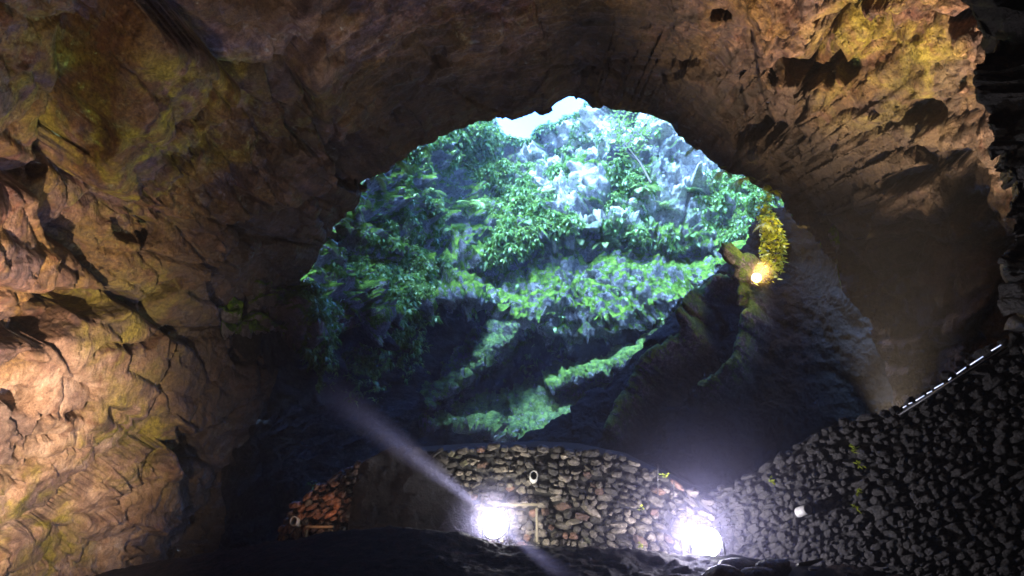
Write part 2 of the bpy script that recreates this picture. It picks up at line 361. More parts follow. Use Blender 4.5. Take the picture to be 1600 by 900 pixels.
# pale smooth flank, lower left
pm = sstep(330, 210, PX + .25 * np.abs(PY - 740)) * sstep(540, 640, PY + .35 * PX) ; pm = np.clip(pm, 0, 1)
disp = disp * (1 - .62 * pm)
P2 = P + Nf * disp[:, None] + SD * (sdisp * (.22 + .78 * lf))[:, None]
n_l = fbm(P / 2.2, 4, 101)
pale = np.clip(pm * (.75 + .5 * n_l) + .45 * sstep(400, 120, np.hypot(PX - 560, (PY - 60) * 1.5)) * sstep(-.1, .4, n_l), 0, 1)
lich = sstep(180, 60, np.hypot((PX - 330) * .7, (PY - 165) * 1.5)) + sstep(150, 60, np.hypot(PX - 190, PY - 270)) * .8 + sstep(120, 40, np.hypot(PX - 215, PY - 700)) + sstep(130, 60, np.hypot(PX - 60, PY - 830)) + .8 * sstep(130, 70, np.hypot(PX - 220, PY - 500)) + .6 * sstep(140, 60, np.hypot(PX - 60, PY - 130)) + .9 * sstep(170, 60, np.hypot(PX - 1380, PY - 110))
lich = np.clip(lich, 0, 1)
grey = np.clip(sstep(170, 330, PY) * sstep(1130, 1200, PX) + .5 * sstep(1150, 1250, PX) * sstep(100, 250, PY), 0, 1)
rim_shade_mottle = np.clip(np.exp(-((dist[None, :] + 0 * TH[:, None]).ravel() / 2.8) ** 2) * 1.2 + .9 * sstep(-.05, .35, fbm(P / 2.6, 4, 121)) * sstep(.0, .5, lf) * .5, 0, 1)  # shade round the rim painted in, plus random dark patches
at_ = dict(us=Us, vs=Vs, layered=np.clip(1 - blk, 0, 1) * lf, pale=pale, lichen=lich, grey=grey, rim_shade_mottle=rim_shade_mottle)
F = grid_faces(NU, NV, True)
th_f = TH[(F[:, 0] // NV)]
def sub(mask, name, label):
    f = F[mask]; u, inv = np.unique(f, return_inverse=True)
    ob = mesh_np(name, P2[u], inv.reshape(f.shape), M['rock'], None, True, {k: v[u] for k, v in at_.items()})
    return tag(ob, label, 'rock face', None, 'structure')
ceil_m = (th_f > R(48)) & (th_f < R(128)); left_m = (th_f >= R(128)) & (th_f < R(262)); right_m = ~(ceil_m | left_m)
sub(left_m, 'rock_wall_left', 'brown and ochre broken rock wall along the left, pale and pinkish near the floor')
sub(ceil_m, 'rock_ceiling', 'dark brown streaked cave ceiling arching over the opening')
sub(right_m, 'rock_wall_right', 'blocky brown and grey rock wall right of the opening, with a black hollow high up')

# ---------------------------------------------------------------- near wall of the shaft, rising above the lip
ti = np.where((TH > R(8)) & (TH < R(172)))[0][::3]; lip = P2.reshape(NU, NV, 3)[ti, 0]
zz = np.linspace(0, 1, 70); H = 26 - lip[:, 2]
GN = lip[:, None, :] + np.stack([0 * zz[None] * H[:, None], 0 * zz[None] * H[:, None], zz[None] * H[:, None]], -1)
GN[..., 1] -= (.6 * zz ** .5)[None]
nn_ = np.array([0, -1., 0]); q = GN.reshape(-1, 3); w = np.repeat((np.clip(zz * 12, 0, 1))[None], len(ti), 0).ravel()
q2 = q + nn_ * ((fbm(q / 3, 4, 141) * 1.5 + facets(q / 1.2, 151)[0] * .6) * w)[:, None]
tag(mesh_np('shaft_near_wall', q2, grid_faces(len(ti), len(zz)), M['wet'], None, True, dict(moss=np.ones(len(q2)), bare=np.zeros(len(q2)))),
    'mossy rock above the lip of the opening on the side towards the viewer', 'rock face', None, 'structure')

# ---------------------------------------------------------------- far wall of the shaft with its ledges
xs = np.linspace(345, 1500, 900)
def cv(pts): a = np.array(pts, float); return np.interp(xs, a[:, 0], a[:, 1])
ytop = cv([(345,20),(690,60),(722,150),(738,172),(752,178),(768,186),(780,206),(800,217),(828,213),(846,198),(862,200),(880,192),(898,176),(912,174),(930,120),(1000,60),(1500,20)])
l1 = cv([(345,330),(560,370),(640,395),(680,412),(760,405),(800,400),(860,360),(960,352),(1010,375),(1100,385),(1160,380),(1500,380)])
e1 = cv([(345,520),(520,515),(580,500),(640,480),(690,462),(740,460),(770,485),(800,505),(860,512),(940,515),(1000,500),(1050,475),(1110,430),(1160,395),(1500,390)])
rows = [  # (y, depth) feature rows from top to bottom
    (ytop, 41.5 + 0 * xs), (ytop * .45 + l1 * .55, 38.5 + 0 * xs), (l1, 34.6 + 0 * xs), (l1 + 10, 35.6 + 0 * xs), (l1 + 20, 35.4 + 0 * xs), (l1 * .5 + e1 * .5 + 8, 33.4 + 0 * xs),
    (e1, 31.6 + 0 * xs), (e1 + 10, 32.8 + 0 * xs), (e1 + 45, 34.8 + 0 * xs), (np.maximum(e1 + 110, 600), 35.5 + 0 * xs), (730 + 0 * xs, 34.0 + 0 * xs), (960 + 0 * xs, 30 + 0 * xs)]
segs = [150, 110, 22, 14, 46, 46, 20, 34, 40, 44, 60]
ty, td, sg = [], [], []
for k, n in enumerate(segs):
    a = np.linspace(0, 1, n, endpoint=False)
    for t in a:
        ty.append(rows[k][0] * (1 - t) + rows[k + 1][0] * t); td.append(rows[k][1] * (1 - t) + rows[k + 1][1] * t); sg.append(k + t)
YY = np.array(ty).T; DD = np.array(td).T; SG = np.repeat(np.array(sg)[None], len(xs), 0)
sx_ = np.interp(xs, [345, 420, 500, 560, 620, 690, 760, 1120, 1230, 1330, 1430, 1500], [.555, .57, .62, .70, .80, .92, 1., 1., .95, .8, .6, .53])
sx_ = np.convolve(np.r_[np.full(20, sx_[0]), sx_, np.full(20, sx_[-1])], np.ones(41) / 41, 'valid')
DD = 1 + (DD - 1) * sx_[:, None]
XX = np.repeat(xs[:, None], YY.shape[1], 1)
GS = at(XX, YY, DD); NS = grid_normals(GS)
if (NS[450, 50] @ FW) > 0: NS = -NS                     # towards the viewer
PS = GS.reshape(-1, 3); NSf = NS.reshape(-1, 3)
hs1, cs1 = facets(PS / 2.8, 201, .4); hs2, cs2 = facets(PS / 1.0, 211, .4)
lump = fbm(PS * .35, 5, 221, .6); knob = np.abs(fbm(PS * 1.1, 4, 231)); 
edge_top = np.repeat(np.array([min(1, 0.25 + k / 25) for k in range(YY.shape[1])])[None], len(xs), 0).ravel()
ds = (lump * 1.8 + hs1 * 1.25 + hs2 * .5 + (knob - .2) * 1.3 + fbm(PS * 2.6, 4, 241, .65) * .42) * edge_top
ds -= .5 * np.exp(-cs1 / .06)
ds *= np.where((SG.ravel() > 3.5) & (SG.ravel() < 6.5), .6, 1.)
layr = fbm(PS * np.array([.3, .3, 2.2]), 4, 251); ds += layr * np.where((SG.ravel() > 3.5) & (SG.ravel() < 6.5), .5, .35)
top_rag = (fbm(PS * np.array([.9, .2, .2]), 4, 261) * .55)
PS2 = PS + NSf * ds[:, None]; PS2[:, 2] += top_rag * (1 - edge_top)
SGf = SG.ravel(); pxs, pys, pds = proj(PS2)
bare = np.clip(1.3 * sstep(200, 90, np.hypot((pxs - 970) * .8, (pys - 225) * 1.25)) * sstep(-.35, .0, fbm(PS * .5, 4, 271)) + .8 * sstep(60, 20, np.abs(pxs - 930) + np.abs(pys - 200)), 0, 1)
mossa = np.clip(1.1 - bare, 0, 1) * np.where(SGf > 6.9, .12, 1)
shaft = mesh_np('shaft_far_wall', PS2, grid_faces(*YY.shape), M['wet'], None, True, dict(moss=mossa, bare=bare, painted_shade=np.where(SGf > 6.6, 1., 0) * 1.))  # recess below the moss slope gets its shade in the colour
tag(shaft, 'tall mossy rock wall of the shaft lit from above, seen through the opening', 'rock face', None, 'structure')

# ---------------------------------------------------------------- separate ledges and the dark buttress
def slab(name, top, bot, back, label, moss=1., nt=60, ns=220, amp=1., mat='wet', drop=.6, kind='structure', cat='rock ledge', bare=0):
    """top / bot: polylines (px, py, depth). A solid slab: sloping upper face, front edge, underside running back."""
    def rs(pl, n):
        a = np.array(pl, float); t = np.r_[0, np.cumsum(np.hypot(np.diff(a[:, 0]), np.diff(a[:, 1])))]; u = np.linspace(0, t[-1], n)
        return np.stack([np.interp(u, t, a[:, k]) for k in range(3)], 1)
    T, B = rs(top, ns), rs(bot, ns)
    jt = np.stack([np.linspace(0, 22, ns), np.zeros(ns), np.zeros(ns)], 1); B[:, 1] += fbm(jt, 4, 341) * 11 * np.minimum(1, np.linspace(0, 8, ns)); T[:, 1] += fbm(jt + 50, 4, 342) * 6
    Tw = at(T[:, 0], T[:, 1], T[:, 2]); Bw = at(B[:, 0], B[:, 1], B[:, 2])
    Kb = Tw + FW * back                                      # buried rear edge
    Un = Bw + FW * (back + 2) + np.array([0, 0, -drop])
    rowsw = [Kb, Tw, Bw, Un]; cn = [8, nt, nt // 2 + 10]
    g = []
    for k in range(3):
        for t in np.linspace(0, 1, cn[k], endpoint=False): g.append(rowsw[k] * (1 - t) + rowsw[k + 1] * t)
    g.append(rowsw[3]); g = np.array(g).transpose(1, 0, 2)
    n = grid_normals(g); 
    cen = g.mean((0, 1)); 
    if ((n * (g - cen)).sum(-1).mean()) < 0: n = -n
    q = g.reshape(-1, 3); nf = n.reshape(-1, 3)
    d = fbm(q * .5, 4, 301, .6) * .6 + facets(q / 1.4, 311)[0] * .6 + fbm(q * 2.2, 5, 321, .7) * .5 + fbm(q * np.array([.8, .8, 3.]), 4, 351) * .35 + (np.abs(fbm(q * 1.2, 3, 331)) - .2) * .6
    q = q + nf * (d * amp)[:, None]
    return tag(mesh_np(name, q, grid_faces(g.shape[0], g.shape[1]), M[mat], None, True, dict(moss=np.full(len(q), moss), bare=np.full(len(q), bare), painted_shade=np.repeat((np.arange(g.shape[1]) > 8 + nt)[None], g.shape[0], 0).ravel() * .9)), label, cat, None, kind)  # underside darkened in colour, as painted shade
slab('rock_ledge', [(770,498,33),(740,530,33),(715,560,32.6),(690,590,32),(655,612,31.6)], [(812,512,30.5),(790,540,30),(752,570,29.6),(722,600,29.3),(668,632,29)], 3,
     'narrow mossy rib running down left below the big moss slope', .8, 60, 260, .8)
slab('rock_ledge', [(650,655,31),(690,643,32),(760,625,33),(830,608,33.6),(880,596,34),(960,585,34)], [(655,664,29.5),(700,667,28.6),(760,668,28),(800,684,27.6),(830,698,27),(960,700,27)], 3.5,
     'broad pointed lower ledge with blue wet patches above the stone wall', .85, 110, 320, .8, bare=.2)
slab('rock_ledge', [(850,590,32),(880,574,32.5),(940,560,33),(990,540,33.4),(1040,500,34)], [(858,606,30.4),(900,592,30.2),(950,580,30),(985,562,30),(1045,520,30)], 3.5,
     'small mossy ledge between the moss slope and the lower ledge', .9, 60, 260, .7)
# the dark buttress: an outline with its own distance, its rear running back to the wall
bo = [(1190,330,25),(1178,372,25),(1150,402,25),(1090,458,25),(1010,530,24.5),(950,594,24),(885,645,23.5),(830,692,23),(812,730,22.5),(790,800,22),(780,900,21.5)]
bi = [(1450,300,18.6),(1460,420,18.6),(1470,500,18.6),(1480,600,18.5),(1485,680,18.5),(1490,720,18.5),(1490,780,18.5),(1490,820,18.5),(1480,860,18.5),(1470,900,18.5),(1440,960,18.5)]
a_ = np.array(bo, float); b_ = np.array(bi, float); ts = np.linspace(0, len(bo) - 1, 420); ii = np.arange(len(bo))
EO = np.stack([np.interp(ts, ii, a_[:, k]) for k in range(3)], 1); EI = np.stack([np.interp(ts, ii, b_[:, k]) for k in range(3)], 1)
EO[:, 0] += fbm(np.stack([ts * 2.2, ts * 0, ts * 0], 1), 4, 401) * 9
cols = []
for t in np.linspace(1, 0, 26, endpoint=False): cols.append(at(EO[:, 0] + 45 * t, EO[:, 1] + 18 * t, EO[:, 2] + 9 * t))
for t in np.linspace(0, 1, 330):
    dep = EO[:, 2] + (EI[:, 2] - EO[:, 2]) * t ** 1.2 - 1.6 * math.sin(math.pi * min(1, t * 1.3)) * (t < .77)
    cols.append(at(EO[:, 0] * (1 - t) + EI[:, 0] * t, EO[:, 1] * (1 - t) + EI[:, 1] * t, dep))
g = np.array(cols).transpose(1, 0, 2); n = grid_normals(g)
if (n[200, 200] @ FW) > 0: n = -n
q = g.reshape(-1, 3); qx, qy, _ = proj(q)
d = fbm(q * .35, 4, 411) * .9 + facets(q / 2.4, 421)[0] * .6 + fbm(q * 1.6, 5, 431, .62) * .35
def ridge(pts, w, dp):
    best = np.full(len(q), 1e9)
    for (x0, y0), (x1, y1) in zip(pts[:-1], pts[1:]):
        t = np.clip(((qx - x0) * (x1 - x0) + (qy - y0) * (y1 - y0)) / ((x1 - x0) ** 2 + (y1 - y0) ** 2), 0, 1)
        best = np.minimum(best, np.hypot(qx - x0 - t * (x1 - x0), qy - y0 - t * (y1 - y0)))
    return dp * np.exp(-(best / w) ** 2)
rdg = ridge([(1190,445),(1140,455),(1105,485),(1095,540)], 14, 1.) + ridge([(1195,440),(1190,520),(1160,600),(1110,640)], 16, .9) + ridge([(1095,545),(1040,590),(985,650),(965,690)], 16, .9)
d = (d + 1.2 * rdg) * np.repeat(np.clip(np.arange(g.shape[1]) / 40, .25, 1)[None], g.shape[0], 0).ravel()
q = q + n.reshape(-1, 3) * d[:, None]
tag(mesh_np('rock_buttress', q, grid_faces(g.shape[0], g.shape[1]), M['wet'], None, True, dict(moss=np.clip(rdg * 1.1 - .1, 0, .8), bare=0 * d, painted_shade=0 * d + 1)),  # buttress colour carries the shade it stands in
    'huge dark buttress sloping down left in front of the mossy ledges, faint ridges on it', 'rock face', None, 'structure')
BQ = q.copy(); bx_, by_, bd_ = proj(BQ)
def on_but(px, py, off=.3):
    k = np.argmin((bx_ - px) ** 2 + (by_ - py) ** 2 + (bd_ > 26.5) * 1e4); c_ = np.hypot(bx_ - px, by_ - py) < 12; dm = bd_[c_].min() if c_.any() else bd_[k]
    return at(px, py, dm - off)
# dark outcrop at the right edge
bo2 = np.array([(1530,-160,9.5),(1525,60,9.3),(1532,140,9.2),(1545,250,9),(1570,350,8.8),(1590,430,8.6),(1610,560,8.4)], float)
ts = np.linspace(0, 6, 300); E = np.stack([np.interp(ts, range(7), bo2[:, k]) for k in range(3)], 1)
E[:, 0] += fbm(np.stack([ts * 2.5, ts * 0, ts * 0], 1), 5, 441, .6) * 26
cols = [at(E[:, 0], E[:, 1], E[:, 2]) + FW * 6 * t + RT * 7 * t for t in np.linspace(1, 0, 40, endpoint=False)]
cols += [at(E[:, 0] + 620 * t, E[:, 1], E[:, 2] - 5.0 * t) for t in np.linspace(0, 1, 200)]
g = np.array(cols).transpose(1, 0, 2); n = grid_normals(g)
if (n[150, 120] @ FW) > 0: n = -n
q = g.reshape(-1, 3); d = fbm(q * .6, 4, 451) * .5 + facets(q / .9, 461)[0] * .35 + fbm(q * 3, 4, 471) * .1
q = q + n.reshape(-1, 3) * d[:, None]
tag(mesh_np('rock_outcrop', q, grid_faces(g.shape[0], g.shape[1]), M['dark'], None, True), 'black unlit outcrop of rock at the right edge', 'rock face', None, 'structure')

# ---------------------------------------------------------------- ground
gx = np.linspace(-14, 14, 620); gy = np.linspace(-8, 24, 560)
X, Y = np.meshgrid(gx, gy, indexing='ij')
crest = np.array([(-200,930),(120,902),(220,887),(330,864),(430,848),(520,834),(600,829),(700,833),(750,841),(850,853),(950,864),(1080,872),(1200,880),(1350,884),(1600,884),(2000,880)], float)
cw = at(crest[:, 0], crest[:, 1], np.full(len(crest), 11.5)); zc = np.interp(X, cw[:, 0], cw[:, 2]); yc = cw[0, 1]
yc = 11.5 * math.cos(PITCH) + 1.2
yc_ = np.interp(X, cw[:, 0], cw[:, 1])
t = np.clip((Y - 1.0) / (yc_ - 1.0), 0, 1)
Z = zc * t ** 1.25 - .35 * np.sin(math.pi * t) * .8 + np.clip(Y - yc_, 0, 6) * .0
q = np.stack([X, Y, Z], -1).reshape(-1, 3)
q[:, 2] += (fbm(q * .8, 4, 501) * .14 + fbm(q * 4, 4, 511, .65) * .07 + np.abs(fbm(q * 9, 2, 521)) * .05)
tag(mesh_np('ground', q, grid_faces(620, 560), M['ground'], None, True), 'dark gravelly cave floor rising to a low crest', 'ground', None, 'structure')
gz = q[:, 2].reshape(620, 560)
def gh(x, y): return float(gz[min(619, max(0, int((x + 14) / 28 * 619))), min(559, max(0, int((y + 8) / 32 * 559)))])

# ---------------------------------------------------------------- stone walls
def ico(sub):
    import bmesh
    bm = bmesh.new(); bmesh.ops.create_icosphere(bm, subdivisions=sub, radius=1); v = np.array([x.co[:] for x in bm.verts]); f = np.array([[y.index for y in x.verts] for x in bm.faces]); bm.free(); return v, f
IV, IF = ico(3)
def stone_mesh(cens, rads, axes, seed, tones):
    V = []; F = []; T = []
    for k, (c, r, ax) in enumerate(zip(cens, rads, axes)):
        v = IV.copy(); s = seed + k * 7.13
        v = np.sign(v) * np.abs(v) ** .72
        v = v * (1 + .45 * fbm(v * 1.5 + s, 3, 3)[:, None] + .22 * fbm(v * 4 + s, 2, 9)[:, None])
        V.append(c + (v * r) @ ax); F.append(IF + len(IV) * k); T.append(np.full(len(IV), tones[k]))
    return np.concatenate(V), np.concatenate(F), np.concatenate(T)
def stone_wall(top, bot, size, seed, redf, label, thick=.6, tmax=.68, smat='stone'):
    def rs(pl, n):
        a = np.array(pl, float); t = np.r_[0, np.cumsum(np.hypot(np.diff(a[:, 0]), np.diff(a[:, 1])))]; u = np.linspace(0, t[-1], n)
        p = np.stack([np.interp(u, t, a[:, k]) for k in range(3)], 1); return at(p[:, 0], p[:, 1], p[:, 2])
    rg = np.random.default_rng(seed); n = 160
    T, B = rs(top, n), rs(bot, n)
    root = empty('stone_wall', (T[n // 2] * .5 + B[n // 2] * .5)); root.location.z = B[n // 2][2]; base = np.array(root.location)
    tag(root, label, 'stone wall')
    g = np.array([T * (1 - t) + B * t for t in np.linspace(-.0, 1.25, 24)]).transpose(1, 0, 2); nrm = grid_normals(g)
    if (nrm[n // 2, 10] @ FW) > 0: nrm = -nrm
    front = g; backp = g - nrm * thick
    V = np.concatenate([front.reshape(-1, 3) - nrm.reshape(-1, 3) * .03, backp.reshape(-1, 3)]) - base; m = n * 24
    F1 = grid_faces(n, 24); tp = np.array([[i * 24, (i + 1) * 24, (i + 1) * 24 + m, i * 24 + m] for i in range(n - 1)])
    e0 = np.array([[j, j + 1, j + 1 + m, j + m] for j in range(23)]); e1_ = e0 + (n - 1) * 24
    V += fbm(V * 3, 3, 5)[:, None] * nrm.reshape(-1, 3).repeat(1, 0)[np.r_[np.arange(m), np.arange(m)]] * .05
    mesh_np('wall_core', V, np.concatenate([F1, F1 + m, tp, e0, e1_]), M['mortar'], root)
    cens, rads, axs, tones = [], [], [], []
    seglen = np.r_[0, np.cumsum(np.linalg.norm(np.diff(T, axis=0), axis=1))]; total = seglen[-1]
    hmax = np.linalg.norm(T - B, axis=1).max() * 1.15; nr = int(hmax / (size * .78))
    for r_ in range(nr + 1):
        s = rg.uniform(0, size)
        while s < total:
            wd = size * float(np.clip(rg.lognormal(0, .42), .45, 2.3)); i = int(np.interp(s + wd / 2, seglen, np.arange(n))); hh = np.linalg.norm(T[i] - B[i])
            tt = (r_ * size * .78 + rg.normal(0, size * .16)) / max(hh, .3)
            if tt < 1.2:
                c = T[i] * (1 - tt) + B[i] * tt; nm = nrm[i, min(23, int(max(0, tt) / 1.25 * 23))]; u = T[min(i + 1, n - 1)] - T[max(i - 1, 0)]; u /= np.linalg.norm(u); w_ = np.cross(nm, u)
                a = rg.normal(0, .25); u2 = u * math.cos(a) + w_ * math.sin(a); w2 = np.cross(nm, u2)
                hgt = min(wd, size) * rg.uniform(.5, 1.0)
                cens.append(c - base + nm * rg.uniform(-.02, .05)); rads.append(np.array([wd * .42, hgt * .44, size * rg.uniform(.3, .6)])); axs.append(np.stack([u2, w2, nm]))
                cpx = proj(c[None])[0][0]; rf_ = redf(cpx) if callable(redf) else redf
                tones.append(rg.uniform(.72, 1) if rg.random() < rf_ else rg.uniform(0, tmax))
            s += wd * rg.uniform(.95, 1.15)
    V, F, Tn = stone_mesh(cens, rads, axs, seed, tones)
    mesh_np('stonework', V, F, M[smat], root, True, dict(tone=Tn)); return root
stone_wall([(440,835,15.2),(458,795,15.1),(500,757,15),(560,725,14.8),(640,708,14.6),(740,702,14.3),(830,699,14),(900,703,13.8),(980,720,13.6),(1040,748,13.5),(1085,772,13.4),(1112,782,13.3)],
           [(430,850,15.2),(455,850,15.1),(500,850,15),(560,850,14.8),(640,852,14.6),(740,858,14.3),(830,865,14),(900,868,13.8),(980,875,13.6),(1040,880,13.5),(1085,880,13.4),(1112,880,13.3)], .185, 3,
           lambda x: 0.9 if x < 570 else (.03 if x < 960 else .07), 'curved rubble stone wall behind the two floodlights, reddish at its left end')
stone_wall([(1085,778,13.6),(1130,766,13.2),(1200,728,12.6),(1300,668,11.8),(1400,640,11),(1480,590,10.4),(1560,542,9.9),(1600,516,9.6),(1760,410,8.8)],
           [(1085,885,13.6),(1130,885,13.2),(1200,888,12.6),(1300,892,11.8),(1400,900,11),(1480,910,10.4),(1560,920,9.9),(1600,925,9.6),(1760,960,8.8)], .165, 8, 0,
           'tall dark rubble stone wall climbing to the right edge above the stairs', .6, .2, 'darkstone')  # stone colour darkened to stand for the missing light on this wall

pt_ = np.array([(542,850,13.6),(548,790,13.6),(562,728,13.55),(610,699,13.5),(655,700,13.4),(695,730,13.3),(735,775,13.1),(760,850,12.9)], float); tt = np.linspace(0, 7, 120)
pt_ = np.stack([np.interp(tt, range(8), pt_[:, k]) for k in range(3)], 1); Tq = at(pt_[:, 0], pt_[:, 1], pt_[:, 2]); Bq = at(pt_[:, 0], np.full(120, 880.), pt_[:, 2] - .15)
g = np.array([Tq + np.array([0, .45, -.6])] + [Tq * (1 - t) + Bq * t for t in np.linspace(0, 1, 60)]).transpose(1, 0, 2); q = g.reshape(-1, 3); q = q + ((fbm(q * 1.5, 4, 5) * .12 + facets(q / .3, 77)[0] * .08)[:, None]) * np.array([0, -1, .3])
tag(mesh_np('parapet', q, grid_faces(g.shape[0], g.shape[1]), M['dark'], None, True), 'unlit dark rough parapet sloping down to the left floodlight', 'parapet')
# ---------------------------------------------------------------- ferns, leaves, undergrowth
def frond(npair=14, curve=.55, pw=.17, droop=.9):
    """A fern frond of unit length along +X, arching down; leaflets in pairs."""
    V, F = [], []
    def pt(s): return np.array([s * (1 - .18 * s), 0, .28 * s - droop * s * s * .75])
    for k in range(npair):
        s = .10 + .88 * k / npair; p = pt(s); q_ = pt(s + .5 / npair); t = pt(s + .02) - p; t /= np.linalg.norm(t)
        l = pw * math.sin(math.pi * min(1, (.18 + s * .88))) ** .75 + .02
        for sd_ in (-1, 1):
            o_ = len(V); side = np.array([0, sd_, 0.])
            wd_ = .5 / npair; V += [p - t * wd_ * .5, p + side * l * .5 - t * wd_ * .35 + t * .03 + [0, 0, .01], p + side * l + t * .08 - [0, 0, .035], p + side * l * .5 + t * (wd_ * .6 + .03) - [0, 0, .005], p + t * wd_ * .5]
            F += [(o_, o_ + 1, o_ + 3), (o_ + 1, o_ + 2, o_ + 3), (o_, o_ + 3, o_ + 4)]
    return np.array(V), np.array(F)
FV, FF = frond()
def small_frond(n=10, pw=.19):
    V, F = [], []; pt = lambda s: np.array([s * (1 - .18 * s), 0, .28 * s - .68 * s * s])
    for k in range(n):
        s = .1 + .86 * k / n; l = pw * math.sin(math.pi * min(1, .2 + s * .86)) ** .75 + .02
        for sd_ in (-1, 1):
            o_ = len(V); V += [pt(s - .02), pt(s + .07), pt(s + .05) + np.array([.04, sd_ * l, -.03])]; F.append((o_, o_ + 1, o_ + 2))
    return np.array(V), np.array(F)
SV, SF = small_frond()
def rib():
    mb = MB(); ps = [np.array([s * (1 - .18 * s), 0, .28 * s - .9 * s * s * .75]) for s in np.linspace(0, 1, 7)]
    mb.tube(ps, [.012, .010, .009, .007, .006, .004, .002], 5); return mb
fr_me = mesh_np('frond', FV, FF, M['fern'], None, True); rb_proto = rib().build('rib', M['stem'])
def make_fern(loc, size, nf, out, label, group=None, mat='fern', droop=0, spread=1.5):
    root = empty('fern', loc); root.scale = (size,) * 3
    az0 = math.atan2(out[1], out[0])
    tag(root, label, 'fern', group)
    me = fr_me.data
    if mat != 'fern':
        key = 'frond_' + mat
        if key not in bpy.data.meshes: m2 = me.copy(); m2.name = key; m2.materials.clear(); m2.materials.append(M[mat])
        me = bpy.data.meshes[key]
    for k in range(nf):
        f = bpy.data.objects.new('frond', me); sc.collection.objects.link(f); f.parent = root
        a = az0 + (k - (nf - 1) / 2) / max(1, nf - 1) * 2 * spread + random.uniform(-.2, .2)
        f.rotation_euler = (random.uniform(-.4, .4), random.uniform(-.5, .25) + droop, a); s = random.uniform(.75, 1.15); f.scale = (s, s * random.uniform(.9, 1.2), s)
        r_ = bpy.data.objects.new('rib', rb_proto.data); sc.collection.objects.link(r_); r_.parent = f
    return root
grid3 = PS2.reshape(*YY.shape, 3); pxg, pyg, pdg = [a.reshape(YY.shape) for a in proj(PS2)]
gp = [pxg[::3, ::3].ravel(), pyg[::3, ::3].ravel(), grid3[::3, ::3].reshape(-1, 3)]
def on_wall(px, py):
    k = np.argmin((gp[0] - px) ** 2 + (gp[1] - py) ** 2); return gp[2][k]
# undergrowth: uncountable small fronds and leaves over the shaft wall
def scatter(name, pos, nrm_, size, tmplV, tmplF, mat, label, seed, hang=.5, k=6):
    # rosettes: k fronds spring from each spot and arch outwards
    rg = np.random.default_rng(seed); m_ = len(pos); sz = size * rg.uniform(.45, 1.5, m_) ** 1.2 * np.clip((pos - CAM) @ FW / 34, .55, 1.1)
    az = (np.arctan2(nrm_[:, 1], nrm_[:, 0])[:, None] + np.linspace(-1.9, 1.9, k)[None] + rg.normal(0, .25, (m_, k))).ravel(); n = m_ * k
    pit = rg.normal(hang, .35, n); rol = rg.normal(0, .4, n); s = np.repeat(sz, k) * rg.uniform(.7, 1.2, n); pos = np.repeat(pos, k, 0) + rg.normal(0, .04, (n, 3))
    ca, sa, cp, sp, cr, sr = np.cos(az), np.sin(az), np.cos(pit), np.sin(pit), np.cos(rol), np.sin(rol)
    Rm = np.empty((n, 3, 3))
    Rm[:, 0] = np.stack([ca * cp, sa * cp, -sp], 1); Rm[:, 1] = np.stack([ca * sp * sr - sa * cr, sa * sp * sr + ca * cr, cp * sr], 1); Rm[:, 2] = np.stack([ca * sp * cr + sa * sr, sa * sp * cr - ca * sr, cp * cr], 1)
    V = np.einsum('vk,nkj->nvj', tmplV, Rm) * s[:, None, None] + pos[:, None, :]
    F = tmplF[None] + (np.arange(n) * len(tmplV))[:, None, None]
    o_ = mesh_np(name, V.reshape(-1, 3), F.reshape(-1, tmplF.shape[1]), mat, None, True); return tag(o_, label, 'undergrowth', None, 'stuff')
NS2 = grid_normals(grid3); 
if (NS2[450, 50] @ FW) > 0: NS2 = -NS2
NS2 = NS2.reshape(-1, 3)
cl = fbm(PS * .45, 4, 601, .6); wgt = np.where(SGf < 2.1, 1., np.where((SGf > 4) & (SGf < 6.3), .007, .02))
wgt = wgt * sstep(-.05, .15, cl) * (1 - .93 * bare) * (pys > 165)
left_z = sstep(700, 620, pxs) * sstep(200, 240, pys) * sstep(640, 560, pys); wgt = np.maximum(wgt, left_z * sstep(-.05, .3, cl) * .8)
wgt = np.where((SGf < .05) & (pxs > 735) & (pxs < 930), 1.2, wgt)
wgt *= (pxs > 475) * (pxs < 1220)
pr = wgt / wgt.sum()
pk = rng.choice(len(PS2), 9500, p=pr); pick2 = rng.choice(len(PS2), 8500, p=pr)
scatter('undergrowth', PS2[pk] + NS2[pk] * .1, NS2[pk], .33, SV, SF, M['fern'], 'dense ferny undergrowth covering the steep upper part of the shaft wall', 5)
scatter('leafy_undergrowth', PS2[pick2] + NS2[pick2] * .12, NS2[pick2], .23, SV, SF, M['fern2'], 'paler small leaves mixed through the undergrowth on the shaft wall', 6, .1)
